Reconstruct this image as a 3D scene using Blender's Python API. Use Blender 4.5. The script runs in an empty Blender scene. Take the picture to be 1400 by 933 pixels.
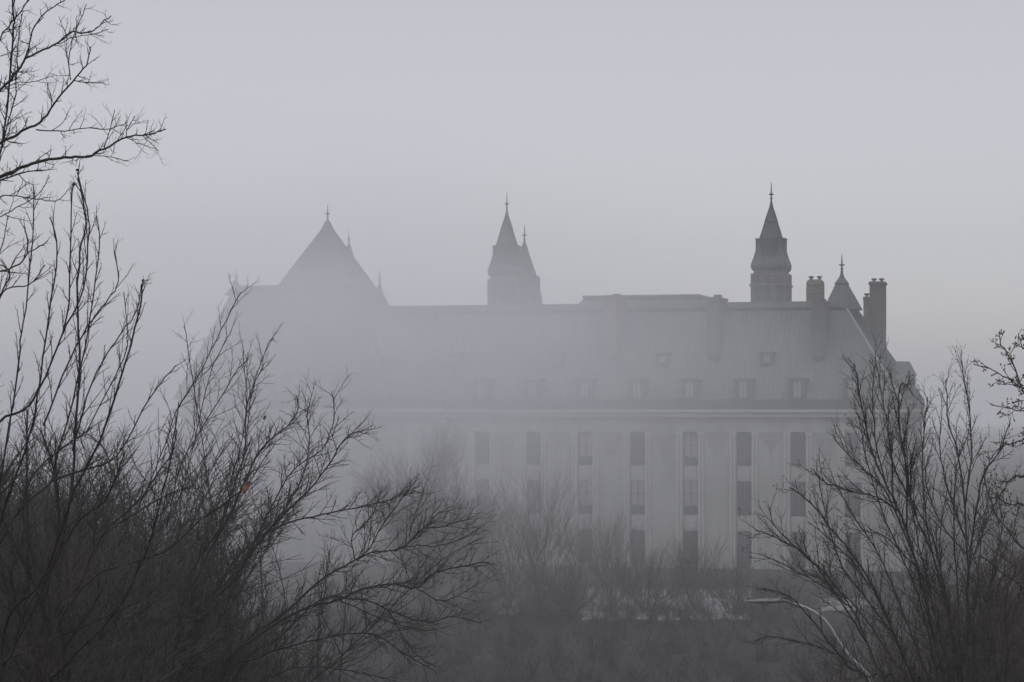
import bpy, math, random
from mathutils import Vector, Matrix, noise

S = bpy.context.scene
COL = S.collection
R = math.radians
F = 3300.0            # focal length in pixels of the 1400 px wide photograph
CX, HY = 700.0, 560.0 # principal column, horizon row
CZ = 16.0             # camera height above the lawn of the building

# ------------------------------------------------------------------ materials
def nmat(name):
    m = bpy.data.materials.new(name); m.use_nodes = True
    nt = m.node_tree; b = nt.nodes['Principled BSDF']
    return m, nt, b

def mat(name, c, rough=.8, spec=.3, var=.0, scale=2.0, c2=None, bump=0.0, stretch=(1, 1, 1), detail=5):
    m, nt, b = nmat(name)
    b.inputs['Roughness'].default_value = rough
    b.inputs['Specular IOR Level'].default_value = spec
    if c2 is None and var == 0:
        b.inputs['Base Color'].default_value = (*c, 1)
        return m
    tc = nt.nodes.new('ShaderNodeTexCoord')
    mp = nt.nodes.new('ShaderNodeMapping'); mp.inputs['Scale'].default_value = stretch
    nz = nt.nodes.new('ShaderNodeTexNoise'); nz.inputs['Scale'].default_value = scale; nz.inputs['Detail'].default_value = detail
    cr = nt.nodes.new('ShaderNodeValToRGB')
    if c2 is None: c2 = tuple(x * (1 + var) for x in c); c = tuple(x * (1 - var) for x in c)
    cr.color_ramp.elements[0].position = .33; cr.color_ramp.elements[1].position = .67
    cr.color_ramp.elements[0].color = (*c, 1); cr.color_ramp.elements[1].color = (*c2, 1)
    L = nt.links.new
    L(tc.outputs['Object'], mp.inputs['Vector']); L(mp.outputs['Vector'], nz.inputs['Vector'])
    L(nz.outputs['Fac'], cr.inputs['Fac']); L(cr.outputs['Color'], b.inputs['Base Color'])
    if bump:
        bp = nt.nodes.new('ShaderNodeBump'); bp.inputs['Strength'].default_value = bump; bp.inputs['Distance'].default_value = .05
        L(nz.outputs['Fac'], bp.inputs['Height']); L(bp.outputs['Normal'], b.inputs['Normal'])
    return m

def two_noise(name, ca, cb, cc, s1, st1, s2, st2, rough=.7, spec=.3):
    """large soft clouding of ca/cb, streaked by cc"""
    m, nt, b = nmat(name); L = nt.links.new
    b.inputs['Roughness'].default_value = rough; b.inputs['Specular IOR Level'].default_value = spec
    tc = nt.nodes.new('ShaderNodeTexCoord')
    def nz(s, st, lo, hi):
        mp = nt.nodes.new('ShaderNodeMapping'); mp.inputs['Scale'].default_value = st
        n = nt.nodes.new('ShaderNodeTexNoise'); n.inputs['Scale'].default_value = s; n.inputs['Detail'].default_value = 6
        r = nt.nodes.new('ShaderNodeMapRange'); r.inputs['From Min'].default_value = lo; r.inputs['From Max'].default_value = hi
        L(tc.outputs['Object'], mp.inputs['Vector']); L(mp.outputs['Vector'], n.inputs['Vector']); L(n.outputs['Fac'], r.inputs['Value'])
        return r.outputs['Result']
    a = nz(s1, st1, .35, .65); c = nz(s2, st2, .45, .75)
    m1 = nt.nodes.new('ShaderNodeMix'); m1.data_type = 'RGBA'; m1.inputs[6].default_value = (*ca, 1); m1.inputs[7].default_value = (*cb, 1)
    m2 = nt.nodes.new('ShaderNodeMix'); m2.data_type = 'RGBA'; m2.inputs[7].default_value = (*cc, 1)
    L(a, m1.inputs[0]); L(m1.outputs[2], m2.inputs[6]); L(c, m2.inputs[0]); L(m2.outputs[2], b.inputs['Base Color'])
    return m

M = {}
M['stone'] = two_noise('limestone', (.24, .242, .233), (.29, .291, .281), (.175, .177, .171), .18, (1, 1, 1), .8, (1.2, 1.2, .12), .85, .2)
M['stone_pale'] = mat('pale_limestone', (.30, .30, .293), .85, .2, var=.08, scale=.9)
M['stone_dark'] = mat('granite', (.07, .07, .07), .8, .3, var=.2, scale=1.5)
M['stain'] = mat('sooty_stone', (.19, .191, .187), .9, .15, var=.12, scale=1.2)
M['spandrel'] = mat('spandrel_stone', (.29, .29, .283), .85, .2, var=.08, scale=1.1)
M['copper'] = two_noise('weathered_copper', (.024, .034, .031), (.056, .072, .064), (.018, .025, .026), .16, (1, 1, 1), .6, (3, 3, .12), .6, .35)
M['copper_dark'] = mat('dark_copper', (.045, .052, .052), .6, .35, var=.15, scale=1.0)
M['copper_cap'] = mat('copper_capping', (.10, .115, .108), .6, .35, var=.15, scale=1.0)
M['brick'] = two_noise('brown_brick', (.115, .092, .074), (.14, .114, .09), (.08, .066, .054), .9, (1, 1, 1), 1.2, (.2, .2, 6), .9, .2)
M['stack'] = mat('grey_stone_stack', (.085, .085, .083), .85, .2, var=.15, scale=1.2)
M['stack_brown'] = mat('brownish_stack', (.115, .102, .088), .85, .2, var=.12, scale=1.2)
M['band'] = mat('reddish_stone_band', (.12, .085, .08), .85, .2, var=.1, scale=1.5)
M['pale_cap'] = mat('pale_hip_capping', (.15, .165, .157), .6, .3, var=.1, scale=1.0)
M['iron'] = mat('black_iron', (.03, .032, .036), .5, .4)
M['glass'] = mat('window_glass', (.035, .037, .042), .25, .4)
M['blind'] = mat('pale_blind', (.22, .218, .21), .8, .2)
M['frame'] = mat('bronze_window_frame', (.07, .068, .066), .6, .3)
M['curtain'] = mat('white_curtain', (.22, .22, .215), .8, .2)
M['bark'] = mat('dark_wet_bark', (.014, .013, .012), .8, .2, c2=(.040, .035, .032), scale=9, stretch=(1, 1, .3))
M['bark_red'] = mat('reddish_bark', (.032, .023, .020), .8, .2, c2=(.058, .040, .034), scale=9)
M['bark_grey'] = mat('grey_bark', (.022, .021, .021), .85, .2, c2=(.050, .046, .044), scale=6)
M['twig'] = mat('twig_bark', (.012, .011, .010), .75, .25, c2=(.058, .050, .045), scale=2.2)
M['twig_red'] = mat('reddish_twig', (.016, .012, .011), .75, .25, c2=(.068, .047, .040), scale=2.2)
M['bud'] = mat('brown_bud', (.07, .052, .038), .8, .2, c2=(.12, .09, .06), scale=5)
M['leaf'] = mat('orange_dead_leaf', (.12, .055, .028), .7, .2, c2=(.19, .08, .04), scale=30)
M['leaf_dark'] = mat('dark_dead_leaf', (.03, .022, .018), .8, .2)
M['snow'] = two_noise('old_snow', (.13, .132, .137), (.24, .244, .252), (.05, .05, .05), .5, (1, .35, 1), 1.1, (1, 1, 1), .8, .2)
M['ground'] = two_noise('winter_ground', (.018, .017, .016), (.038, .034, .031), (.013, .012, .012), .06, (1, 1, 1), .5, (1, 1, 1), .95, .1)
M['ice'] = two_noise('snowy_ice', (.5, .51, .53), (.66, .67, .69), (.42, .43, .45), .01, (1, 1, 1), .03, (1, 1, 1), .7, .3)
M['steel'] = mat('galvanised_steel', (.27, .28, .295), .45, .5, var=.1, scale=4)
M['steel_dark'] = mat('dark_lamp_housing', (.10, .105, .11), .5, .4)
M['lens'] = mat('lamp_lens', (.3, .3, .31), .2, .5)

# ------------------------------------------------------------------ mesh helpers
class MB:
    def __init__(s): s.v = []; s.f = []; s.m = []; s.mi = 0
    def add(s, vs, fs):
        b = len(s.v); s.v += vs
        for f in fs: s.f.append(tuple(b + i for i in f)); s.m.append(s.mi)
    def hexa(s, p):   # eight corners: bottom ring 0-3, top ring 4-7
        s.add(p, [(3, 2, 1, 0), (4, 5, 6, 7), (0, 1, 5, 4), (1, 2, 6, 5), (2, 3, 7, 6), (3, 0, 4, 7)])
    def box(s, x0, x1, y0, y1, z0, z1):
        s.hexa([(x0, y0, z0), (x1, y0, z0), (x1, y1, z0), (x0, y1, z0), (x0, y0, z1), (x1, y0, z1), (x1, y1, z1), (x0, y1, z1)])
    def frustum(s, cx, cy, z0, hx0, hy0, z1, hx1, hy1):
        s.hexa([(cx - hx0, cy - hy0, z0), (cx + hx0, cy - hy0, z0), (cx + hx0, cy + hy0, z0), (cx - hx0, cy + hy0, z0),
                (cx - hx1, cy - hy1, z1), (cx + hx1, cy - hy1, z1), (cx + hx1, cy + hy1, z1), (cx - hx1, cy + hy1, z1)])
    def stackf(s, cx, cy, rings):   # rings: (z, hx, hy) joined in one skin with caps
        b = len(s.v)
        for z, hx, hy in rings:
            s.v += [(cx - hx, cy - hy, z), (cx + hx, cy - hy, z), (cx + hx, cy + hy, z), (cx - hx, cy + hy, z)]
        def f(*a): s.f.append(tuple(b + i for i in a)); s.m.append(s.mi)
        f(3, 2, 1, 0)
        for k in range(len(rings) - 1):
            o = 4 * k
            for i in range(4): f(o + i, o + (i + 1) % 4, o + 4 + (i + 1) % 4, o + 4 + i)
        o = 4 * (len(rings) - 1); f(o, o + 1, o + 2, o + 3)
    def lathe(s, cx, cy, prof, n=10):
        b = len(s.v)
        for z, r in prof:
            for k in range(n):
                a = 2 * math.pi * k / n; s.v.append((cx + r * math.cos(a), cy + r * math.sin(a), z))
        for j in range(len(prof) - 1):
            for k in range(n):
                s.f.append((b + j * n + k, b + j * n + (k + 1) % n, b + (j + 1) * n + (k + 1) % n, b + (j + 1) * n + k)); s.m.append(s.mi)
        s.f.append(tuple(b + k for k in reversed(range(n)))); s.m.append(s.mi)
        s.f.append(tuple(b + (len(prof) - 1) * n + k for k in range(n))); s.m.append(s.mi)
    def tube(s, pts, rad, n=4, flat=1.0):
        if len(pts) < 2: return
        b = len(s.v); N = len(pts)
        prev = None
        V = s.v
        cs = [(math.cos(2 * math.pi * k / n), math.sin(2 * math.pi * k / n)) for k in range(n)]
        for i in range(N):
            t = (pts[min(i + 1, N - 1)] - pts[max(i - 1, 0)])
            if t.length < 1e-9: t = Vector((0, 0, 1))
            t = t.normalized()
            if prev is None:
                a = Vector((0, 0, 1)) if abs(t.z) < .9 else Vector((1, 0, 0))
                u = t.cross(a).normalized()
            else:
                u = prev - t * prev.dot(t)
                u = u.normalized() if u.length > 1e-6 else t.orthogonal().normalized()
            prev = u; w = t.cross(u); p = pts[i]; r = rad[i]
            for c, q in cs:
                V.append((p.x + r * (u.x * c + w.x * q * flat), p.y + r * (u.y * c + w.y * q * flat), p.z + r * (u.z * c + w.z * q * flat)))
        for i in range(N - 1):
            o = b + i * n
            for k in range(n):
                s.f.append((o + k, o + (k + 1) % n, o + n + (k + 1) % n, o + n + k)); s.m.append(s.mi)
        s.f.append(tuple(b + k for k in reversed(range(n)))); s.m.append(s.mi)
        s.f.append(tuple(b + (N - 1) * n + k for k in range(n))); s.m.append(s.mi)
    def mesh(s, name, mats, smooth=False):
        me = bpy.data.meshes.new(name); me.from_pydata(s.v, [], s.f)
        for m in (mats if isinstance(mats, (list, tuple)) else [mats]): me.materials.append(m)
        if any(s.m): me.polygons.foreach_set('material_index', s.m)
        if smooth: me.polygons.foreach_set('use_smooth', [True] * len(me.polygons))
        me.update(); return me
    def build(s, name, mats, parent=None, loc=None, smooth=False):
        return link(name, s.mesh(name, mats, smooth), parent, loc)

def link(name, me, parent=None, loc=None):
    o = bpy.data.objects.new(name, me); COL.objects.link(o)
    if parent: o.parent = parent
    if loc is not None: o.location = loc
    return o
def empty(name, loc=(0, 0, 0), rz=0):
    o = bpy.data.objects.new(name, None); COL.objects.link(o); o.location = loc; o.rotation_euler = (0, 0, rz); o.empty_display_size = .5
    return o
def tag(o, label=None, cat=None, group=None, kind=None):
    if label: o['label'] = label
    if cat: o['category'] = cat
    if group: o['group'] = group
    if kind: o['kind'] = kind
    return o
def copy_tree(o, parent=None):
    c = o.copy(); COL.objects.link(c)
    if parent is not None: c.parent = parent
    for ch in list(o.children): copy_tree(ch, c)
    return c
def at(px, py, Y):
    return Vector(((px - CX) / F * Y, Y, CZ + (HY - py) / F * Y))

# ------------------------------------------------------------------ terrain
def ground_z(x, y):
    # the bluff the photographer stands on falls to the flat park, the park falls to the river behind the building
    t = min(max((y + 4) / 62.0, 0), 1); t = t * t * (3 - 2 * t)
    z = 12.6 * (1 - t)
    side = min(max((abs(x + 2) - 12) / 30.0, 0), 1)
    z += 1.5 * side * (1 - t) 
    d = min(max((y - 262) / 60.0, 0), 1); z -= 6 * d * d * (3 - 2 * d)
    a = x / max(y, 12.0); sm = lambda q: (lambda c: c * c * (3 - 2 * c))(min(max(q, 0), 1))
    fade = 1 - sm((y - 92) / 60); grow = sm((y + 2) / 14)
    z = max(z, grow * fade * sm((-.085 - a) / .09) * (13.3 - .070 * y), grow * fade * sm((a - .135) / .08) * (12.9 - .085 * y))
    z += .25 * noise.noise(Vector((x * .08, y * .08, 3))) * (1 if y < 170 else .3)
    return z

def axis(lo, hi, fine_lo, fine_hi, fs, cs):
    out = []; v = lo
    while v < hi:
        out.append(v); v += fs if fine_lo <= v < fine_hi else cs
    out.append(hi); return out
xs = axis(-1300, 1300, -80, 80, 3, 60); ys = axis(-40, 2400, -40, 330, 3, 80)
g = MB(); g.v = [(x, y, ground_z(x, y)) for y in ys for x in xs]
nx = len(xs)
for j in range(len(ys) - 1):
    for i in range(nx - 1):
        g.f.append((j * nx + i, j * nx + i + 1, (j + 1) * nx + i + 1, (j + 1) * nx + i)); g.m.append(0)
tag(g.build('ground', M['ground'], smooth=True), 'dark winter ground falling from the bluff to the lawn', 'ground', kind='structure')
rv = MB(); rv.box(-1250, 1250, 300, 2380, -5.6, -4.2)
tag(rv.build('river', M['ice']), 'pale snowy river ice lost in the fog behind the courthouse', 'river', kind='structure')

# ------------------------------------------------------------------ the building (local x along the front, y into depth, z up)
TH = R(14.7)
P0 = Vector((300 / F * 220, 220.0, 0))
BLD = empty('stone_courthouse', P0, -TH)
tag(BLD, 'large pale stone courthouse with steep copper roofs and spires, half lost in fog', 'building')
dU = Vector((math.cos(TH), -math.sin(TH), 0)); nV = Vector((math.sin(TH), math.cos(TH), 0))
def loc(px, py, v):
    """photo position -> (u, w) on the plane parallel to the front, v metres behind it"""
    o = P0 + nV * v; k = (px - CX) / F
    u = (k * o.y - o.x) / (dU.x - k * dU.y)
    Y = o.y + u * dU.y
    return u, CZ + (HY - py) / F * Y
def U(px, v=0): return loc(px, HY, v)[0]
def W(px, py, v=0): return loc(px, py, v)[1]

def eff(px):   # how much wider a square turned by the building's angle looks than its side
    a = TH - math.atan((px - CX) / F); return math.cos(a) + math.sin(a)
uR = U(1231); uP = U(612); uL = U(232, -1.2)
pitch = (U(1016) - U(799)) / 3
uw0 = U(944)
wins = [uw0 + pitch * k for k in range(-4, 5)]
wins = [u for u in wins if uP + 1.2 < u < uR - 1.2]
EAVE = 16.35
DEPTH = 22.0
RZ = [(13.87, 10.8), (9.47, 6.27), (4.93, 1.87)]   # window rows top, bottom
hw = .68
# front wall: made of piers between the bays so that every bay is a true recess
wl = MB()
edges = [uP]
for u in wins: edges += [u - hw - .02, u + hw + .02]
edges.append(uR)
for i in range(0, len(edges), 2): wl.box(edges[i], edges[i + 1], 0, .8, 1.5, 13.95)
wl.box(uP, uR, 0, .8, 13.95, 15.3)          # frieze
wl.box(uP, uR, .8, DEPTH, 1.5, 15.28)       # body behind
wl.box(uL + 1, uP, -.9, DEPTH, 1.5, 15.28)  # end pavilion
wl.build('wall', M['stone'], BLD)
# soot stains running down from the frieze between the bays (their own irregular shapes)
rnd = random.Random(5)
for i in range(0, len(edges), 2):
    a, b = edges[i] + .68, edges[i + 1] - .68
    if b - a < 1: continue
    st = MB()
    n = 16; top = 13.9; hgt = rnd.uniform(1.8, 3.4); sk = rnd.uniform(.4, .6); pw = rnd.uniform(.7, 1.2)
    vs = []; 
    for k in range(n + 1):
        x = a + (b - a) * k / n; t_ = k / n; q = (sk - t_) / sk if t_ < sk else (t_ - sk) / (1 - sk)
        d = hgt * (1 - min(q, 1)) ** pw * rnd.uniform(.5, 1.15) + rnd.uniform(.1, .45)
        vs += [(x, -.003, top), (x, -.003, top - d)]
    st.add(vs, [(2 * k, 2 * k + 1, 2 * k + 3, 2 * k + 2) for k in range(n)]); st.build('soot_stain', M['stain'], BLD)
pl = MB(); pl.box(uP - .05, uR + .25, -.25, DEPTH + .2, -.6, 1.5); pl.box(uL + .8, uP - .05, -1.15, DEPTH + .2, -.6, 1.5)
pl.build('plinth', M['stone_dark'], BLD)
# pilasters either side of each bay
pm = None
for u in wins:
    for sgn in (-1, 1):
        if pm is None:
            b = MB(); b.box(-.3, -.05, -.14, 0, 1.5, 13.9); b.box(.07, .25, -.2, 0, 1.5, 13.9); b.box(-.05, .07, -.05, 0, 1.5, 13.9); b.box(-.33, .28, -.23, -.2, 1.5, 1.9); b.box(-.33, .29, -.23, -.2, 13.6, 13.93)
            pm = b.mesh('pilaster', M['stone_pale'])
        link('pilaster', pm, BLD, (u + sgn * (hw + .34), -.002, 0))
# spandrels between storeys
sm = None
for u in wins:
    for (lo, hi) in ((6.27 - 1.36, 6.29), (9.45, 10.82)):
        if lo < 6: lo, hi = 4.91, 6.29
        b = MB(); b.box(-hw, hw, .28, .6, lo, hi); b.box(-hw * .72, hw * .72, .23, .28, lo + .25, hi - .25)
        b.build('spandrel', M['spandrel'], BLD, (u, 0, 0))
# windows
def win_meshes():
    w, h = hw * 2, 3.08
    f = MB(); t = .07
    f.box(-hw, hw, 0, .1, 0, t); f.box(-hw, hw, 0, .1, h - t, h)
    f.box(-hw, -hw + t, 0, .1, t, h - t); f.box(hw - t, hw, 0, .1, t, h - t)
    f.box(-.05, .05, .0, .09, t, h - t)
    for z in (h * .27, h * .63): f.box(-hw + t, hw - t, .01, .085, z - .035, z + .035)
    g1 = MB(); g1.box(-hw + .03, hw - .03, .05, .07, .04, h - .04)
    bl = MB(); bl.box(-hw + .09, hw - .09, .12, .14, h * .27, h - .06)
    return f.mesh('window_frame', M['frame']), g1.mesh('window_pane', M['glass']), bl.mesh('window_blind', M['blind'])
wf, wg, wb = win_meshes()
def blind_mesh():  # pale blind cloth in each half of the window
    b = MB(); b.box(-hw + .08, -.055, .035, .05, 3.08 * .29, 3.02); b.box(.055, hw - .08, .035, .05, 3.08 * .29, 3.02)
    return b.mesh('window_blind', M['blind'])
wbl = blind_mesh()
blinds = {(2, 0), (4, 0), (3, 1), (4, 1), (2, 1)}
for i, u in enumerate(wins):
    for r, (zt, zb) in enumerate(RZ):
        w = link('window', wf, BLD, (u, .3, zb))
        w.scale.z = (zt - zb) / 3.08
        link('pane', wg, w)
        if (i, r) in blinds:
            link('blind', wbl, w); tag(w, 'window with its pale blind half drawn')
# cornice
c = MB()
c.box(uP - .1, uR + .35, -.35, DEPTH + .3, 15.3, 15.75); c.box(uP - .1, uR + .55, -.55, DEPTH + .5, 15.75, 15.98)
c.box(uL + .6, uP - .1, -1.3, DEPTH + .3, 15.3, 15.75); c.box(uL + .4, uP - .1, -1.55, DEPTH + .5, 15.75, 16.06)
c.build('cornice', M['stone_pale'], BLD)
gt = MB()
gt.box(uP - .1, uR + .2, -.2, DEPTH + .2, 15.985, 16.9); gt.box(uL + .8, uP - .1, -1.1, DEPTH + .2, 16.065, 16.95)
gt.build('gutter', M['copper_dark'], BLD)

# main roof with standing seams
RUN, TOPW = 6.2, W(1000, 423, 6.2)
def hip(mb, x0, x1, y0, y1, z0, run_l, run_r, run_f, run_b, z1, seam=.46, h=.07, tw=.05, left=True):
    b = len(mb.v)
    A = [(x0, y0, z0), (x1, y0, z0), (x1, y1, z0), (x0, y1, z0), (x0 + run_l, y0 + run_f, z1), (x1 - run_r, y0 + run_f, z1), (x1 - run_r, y1 - run_b, z1), (x0 + run_l, y1 - run_b, z1)]
    mb.hexa(A)
    V = [Vector(p) for p in A]
    def face(a, bb, c, d):    # a,b bottom, c,d top (c above b)
        nrm = (bb - a).cross(d - a).normalized(); Lb = (bb - a).length; e = (bb - a).normalized()
        n = int(Lb / seam)
        up = (d - a) - e * (d - a).dot(e); ul = up.length; up = up / ul
        ta, tc = (d - a).dot(e), (c - a).dot(e)
        for k in range(1, n):
            x = k * seam
            # clip the seam against the hips
            top = ul
            if ta > 0 and x < ta: top = ul * x / ta
            if tc < Lb and x > tc: top = min(top, ul * (Lb - x) / (Lb - tc))
            if top < .3: continue
            p = a + e * x; q = p + up * top; s = e * tw / 2; o = nrm * h
            mb.hexa([tuple(v) for v in (p - s, p + s, p + s + o, p - s + o, q - s, q + s, q + s + o, q - s + o)])
    face(V[0], V[1], V[5], V[4]); face(V[1], V[2], V[6], V[5])
    if left: face(V[3], V[0], V[4], V[7])
    # rolled hips
    return V
rf = MB()
HV = hip(rf, U(470), uR + .1, -.1, DEPTH + .1, 16.9, .5, 5.7, RUN, RUN, TOPW, left=False)
roof = rf.build('roof', M['copper'], BLD)
for p_, q_ in ((1, 5), (2, 6)):
    hb = MB(); hb.tube([HV[p_], HV[q_]], [.15, .15], 6); hb.build('hip_capping', M['pale_cap'], roof)
zc = W(1000, 413.5, 6.2)
cap = MB()
ur = uR + .1 - 5.7
cap.box(U(500, 6), ur + .05, 6.02, DEPTH - 6, TOPW + .12, zc); cap.build('ridge_capping', M['copper_cap'], roof)
dk = MB(); dk.box(U(500, 6), ur + .15, 5.9, DEPTH - 5.9, TOPW - .06, TOPW + .12); dk.build('ridge_moulding', M['copper_dark'], roof)
mo = MB(); a, b_ = U(790, 9), U(956, 9); zt = W(900, 403.5, 9)
mo.hexa([(a, 8.5, zc), (b_, 8.5, zc), (b_, 13, zc), (a, 13, zc), (a + .7, 8.7, zt - .25), (b_, 8.7, zt - .25), (b_, 13, zt - .25), (a + .7, 13, zt - .25)])
mo.box(a + .55, b_ + .1, 8.5, 13.2, zt - .25, zt)
mo.build('roof_monitor', M['copper_cap'], BLD)

def slope_v(w): return -.1 + (w - 16.9) / (TOPW - 16.9) * RUN
# pavilion at the left end: taller hipped roof
PT = W(350, 395.5, 8)
pf = MB()
hip(pf, U(236, -1), U(545, 2), -1.0, DEPTH, 16.95, U(322, 6) - U(236, -1), U(545, 2) - U(488, 6), 6.6, 12.5, PT, left=False)
pav = pf.build('pavilion_roof', M['copper'], BLD)
pc = MB(); pc.box(U(322, 6), U(488, 6), 5.4, 9.6, PT, PT + .22); pc.build('ridge_capping', M['copper_cap'], pav)

# finials: a tapering spike with a small cross arm and collars
def finial(parent, cx, cy, z0, z1, r=.16):
    b = MB(); h = z1 - z0
    b.lathe(cx, cy, [(z0 - .3, r * 1.5), (z0, r), (z0 + h * .3, r * .55), (z0 + h * .42, r * .5), (z0 + h * .44, r * 1.2), (z0 + h * .5, r * 1.2), (z0 + h * .52, r * .5), (z0 + h * .97, r * .22), (z1, .02)], 8)
    k = r * 1.7; zz = z0 + h * .47
    b.box(cx - k, cx + k, cy - .05, cy + .05, zz - .06, zz + .06); b.box(cx - .05, cx + .05, cy - k, cy + k, zz - .06, zz + .06)
    b.box(cx - k * .55, cx + k * .55, cy - .04, cy + .04, z0 + h * .27, z0 + h * .31)
    return b.build('finial', M['iron'], parent)

def pyramid(mb, cx, cy, prof):
    mb.stackf(cx, cy, [(z, r, r) for z, r in prof])
    for sx, sy in ((-1, -1), (1, -1), (1, 1), (-1, 1)):
        mb.tube([Vector((cx + sx * r, cy + sy * r, z)) for z, r in prof], [.07] * len(prof), 5)

def seams_on(mb, cx, cy, z0, r0, z1, r1, n):
    for k in range(1, n):
        t = -1 + 2 * k / n
        for (ax, ay, bx, by) in ((t, -1, t, -1), (1, t, 1, t), (-1, t, -1, t)):
            p = Vector((cx + ax * r0, cy + ay * r0, z0)); q = Vector((cx + bx * r1, cy + by * r1, z1))
            mb.tube([p, q], [.035, .025], 4)

# big pyramid roof behind the pavilion ridge
v = 11.0
u, zt = loc(448, 303, v); zb = PT - 1.0; z395 = W(448, 395, v); hwid = (U(513, v) - U(383, v)) / 2 / eff(448) * (zt - zb) / (zt - z395) / 1.12
zb2 = W(448, 385, v); k = (zt - zb) / (zt - zb2)
py_ = MB(); pyramid(py_, u, v, [(zb, hwid * 1.12), (zt - .9, .5), (zt, .14)])
seams_on(py_, u, v, zb, hwid * 1.12, zt - .9, .5, 18)
P = py_.build('pyramid_roof', M['copper'], BLD)
finial(P, u, v, zt - .1, W(448, 279, v), .13)
# smaller pyramid roofs showing behind and beside it
def small_pyr(px, ytip, yfin, half, ybase, v, label=None):
    u, zt = loc(px, ytip, v); zb = W(px, ybase, v)
    b = MB(); r = half / 15 / eff(px)
    pyramid(b, u, v, [(zb, r), (zb + (zt - zb) * .72, r * .22), (zt, .1)]); seams_on(b, u, v, zb, r, zb + (zt - zb) * .72, r * .22, 8)
    o = b.build('turret_roof', M['copper'], BLD); finial(o, u, v, zt - .1, W(px, yfin, v), .12)
    return o
small_pyr(477, 336, 316, 36, 402, 19)
small_pyr(519, 390, 368, 15, 420, 14)
small_pyr(323, 385, 369, 17, 404, 8.5)

# ventilation towers with spires
def spire_tower(px, s, v, yoff, zbase, mats=('copper', 'stack')):
    """px: column; s: px size factor; rows are those of the right tower shifted by yoff"""
    T = empty('spire_tower', (0, 0, 0)); T.parent = BLD
    u, _ = loc(px, HY, v)
    Y = (P0 + nV * v).y + u * dU.y; q = Y / F * s / eff(px)
    def z(y): return CZ + (HY - (413 + (y - 413) * s + yoff)) / F * Y
    b = MB()
    b.stackf(u, v, [(zbase, 28 * q, 28 * q), (z(393), 28 * q, 28 * q), (z(392.5), 29.5 * q, 29.5 * q), (z(390), 29.5 * q, 29.5 * q), (z(389), 28 * q, 28 * q), (z(376), 28 * q, 28 * q), (z(375), 27.4 * q, 27.4 * q)])
    for sx in (-1, 1):
        for k in (-.62, 0, .62): b.box(u + k * 28 * q - .22, u + k * 28 * q + .22, v - 28 * q - .06, v - 28 * q, zbase, z(378))
        b.box(u + sx * 28 * q - .02, u + sx * 28 * q + .13 * sx + .02, v - .3, v + .3, zbase, z(380)) if sx > 0 else b.box(u - 28 * q - .13, u - 28 * q + .02, v - .3, v + .3, zbase, z(380))
    b.build('tower_base', M[mats[1]], T)
    b = MB(); b.box(u - 24 * q, u + 24 * q, v - 24 * q, v + 24 * q, z(375), z(366.5)); b.build('tower_band', M['band'], T)
    b = MB()
    prof = [(z(371), 24.5 * q), (z(367), 26.8 * q), (z(363), 26.8 * q), (z(352), 22.8 * q), (z(327), 15.4 * q), (z(304), 8.2 * q), (z(303), 8.6 * q), (z(302), 8 * q), (z(283), 1.7 * q), (z(279), 1.0 * q)]
    pyramid(b, u, v, prof); seams_on(b, u, v, z(352), 22.8 * q, z(304), 8.2 * q, 8)
    sp = b.build('spire', M[mats[0]], T)
    # flat-topped louvred dormers on the four faces
    for ax in range(4):
        d = MB(); h = 12.5 * q
        d.box(-h, h, -22.4 * q, -10 * q, z(354), z(328.5)); d.box(-h - .08, h + .08, -23 * q, -9.5 * q, z(328.5), z(326.5))
        for k in range(5): d.box(-h * .7, h * .7, -22.4 * q - .06, -22.4 * q, z(350 - k * 4.4), z(348 - k * 4.4))
        o = d.build('louvred_dormer', M['copper'], T, (u, v, 0)); o.rotation_euler.z = ax * math.pi / 2
    finial(T, u, v, z(281), z(249), 3.4 * q * .62)
    return T
spire_tower(1054.5, 1.0, 11, 0, TOPW - .3)
spire_tower(693, .945, 11, 5, TOPW - .3)
# second, lower spire half hidden behind the middle tower
vb = 16.0
u, zt = loc(717, 333, vb); q = 15.2
T = empty('lower_tower', (0, 0, 0)); T.parent = BLD
b = MB(); r0 = (U(734.5, vb) - u) / eff(717); 
pyramid(b, u, vb, [(W(717, 382, vb), r0 * .98), (W(717, 345, vb), r0 * .28), (zt, .1)]); b.build('spire', M['copper'], T)
b = MB(); r1 = (U(738, vb) - u) / eff(717); b.stackf(u, vb, [(TOPW - .3, r1 * 1.12, r1 * 1.12), (W(717, 405, vb), r1 * 1.12, r1 * 1.12), (W(717, 398, vb), r1, r1), (W(717, 378, vb), r1, r1)]); b.build('tower_base', M['stack'], T)
finial(T, u, vb, zt - .1, W(717, 308, vb), .14)

# turret roof over the right hip
v = 10.5; u, zt = loc(1151, 374, v)
b = MB(); zb = W(1151, 424, v); r0 = (U(1180, v) - U(1126, v)) / 2 / eff(1151); u2 = (U(1180, v) + U(1126, v)) / 2
b.hexa([(u2 - r0, v - r0, zb), (u2 + r0, v - r0, zb), (u2 + r0, v + r0, zb), (u2 - r0, v + r0, zb)] + [(u - .55, v - .55, W(1151, 389, v)), (u + .55, v - .55, W(1151, 389, v)), (u + .55, v + .55, W(1151, 389, v)), (u - .55, v + .55, W(1151, 389, v))])
b.stackf(u, v, [(W(1151, 389, v), .62, .62), (W(1151, 388, v), .62, .62), (W(1151, 380, v), .26, .26), (zt, .1, .1)])
tr = b.build('turret_roof', M['copper'], BLD); finial(tr, u, v, zt - .1, W(1151, 348, v), .15)

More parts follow.
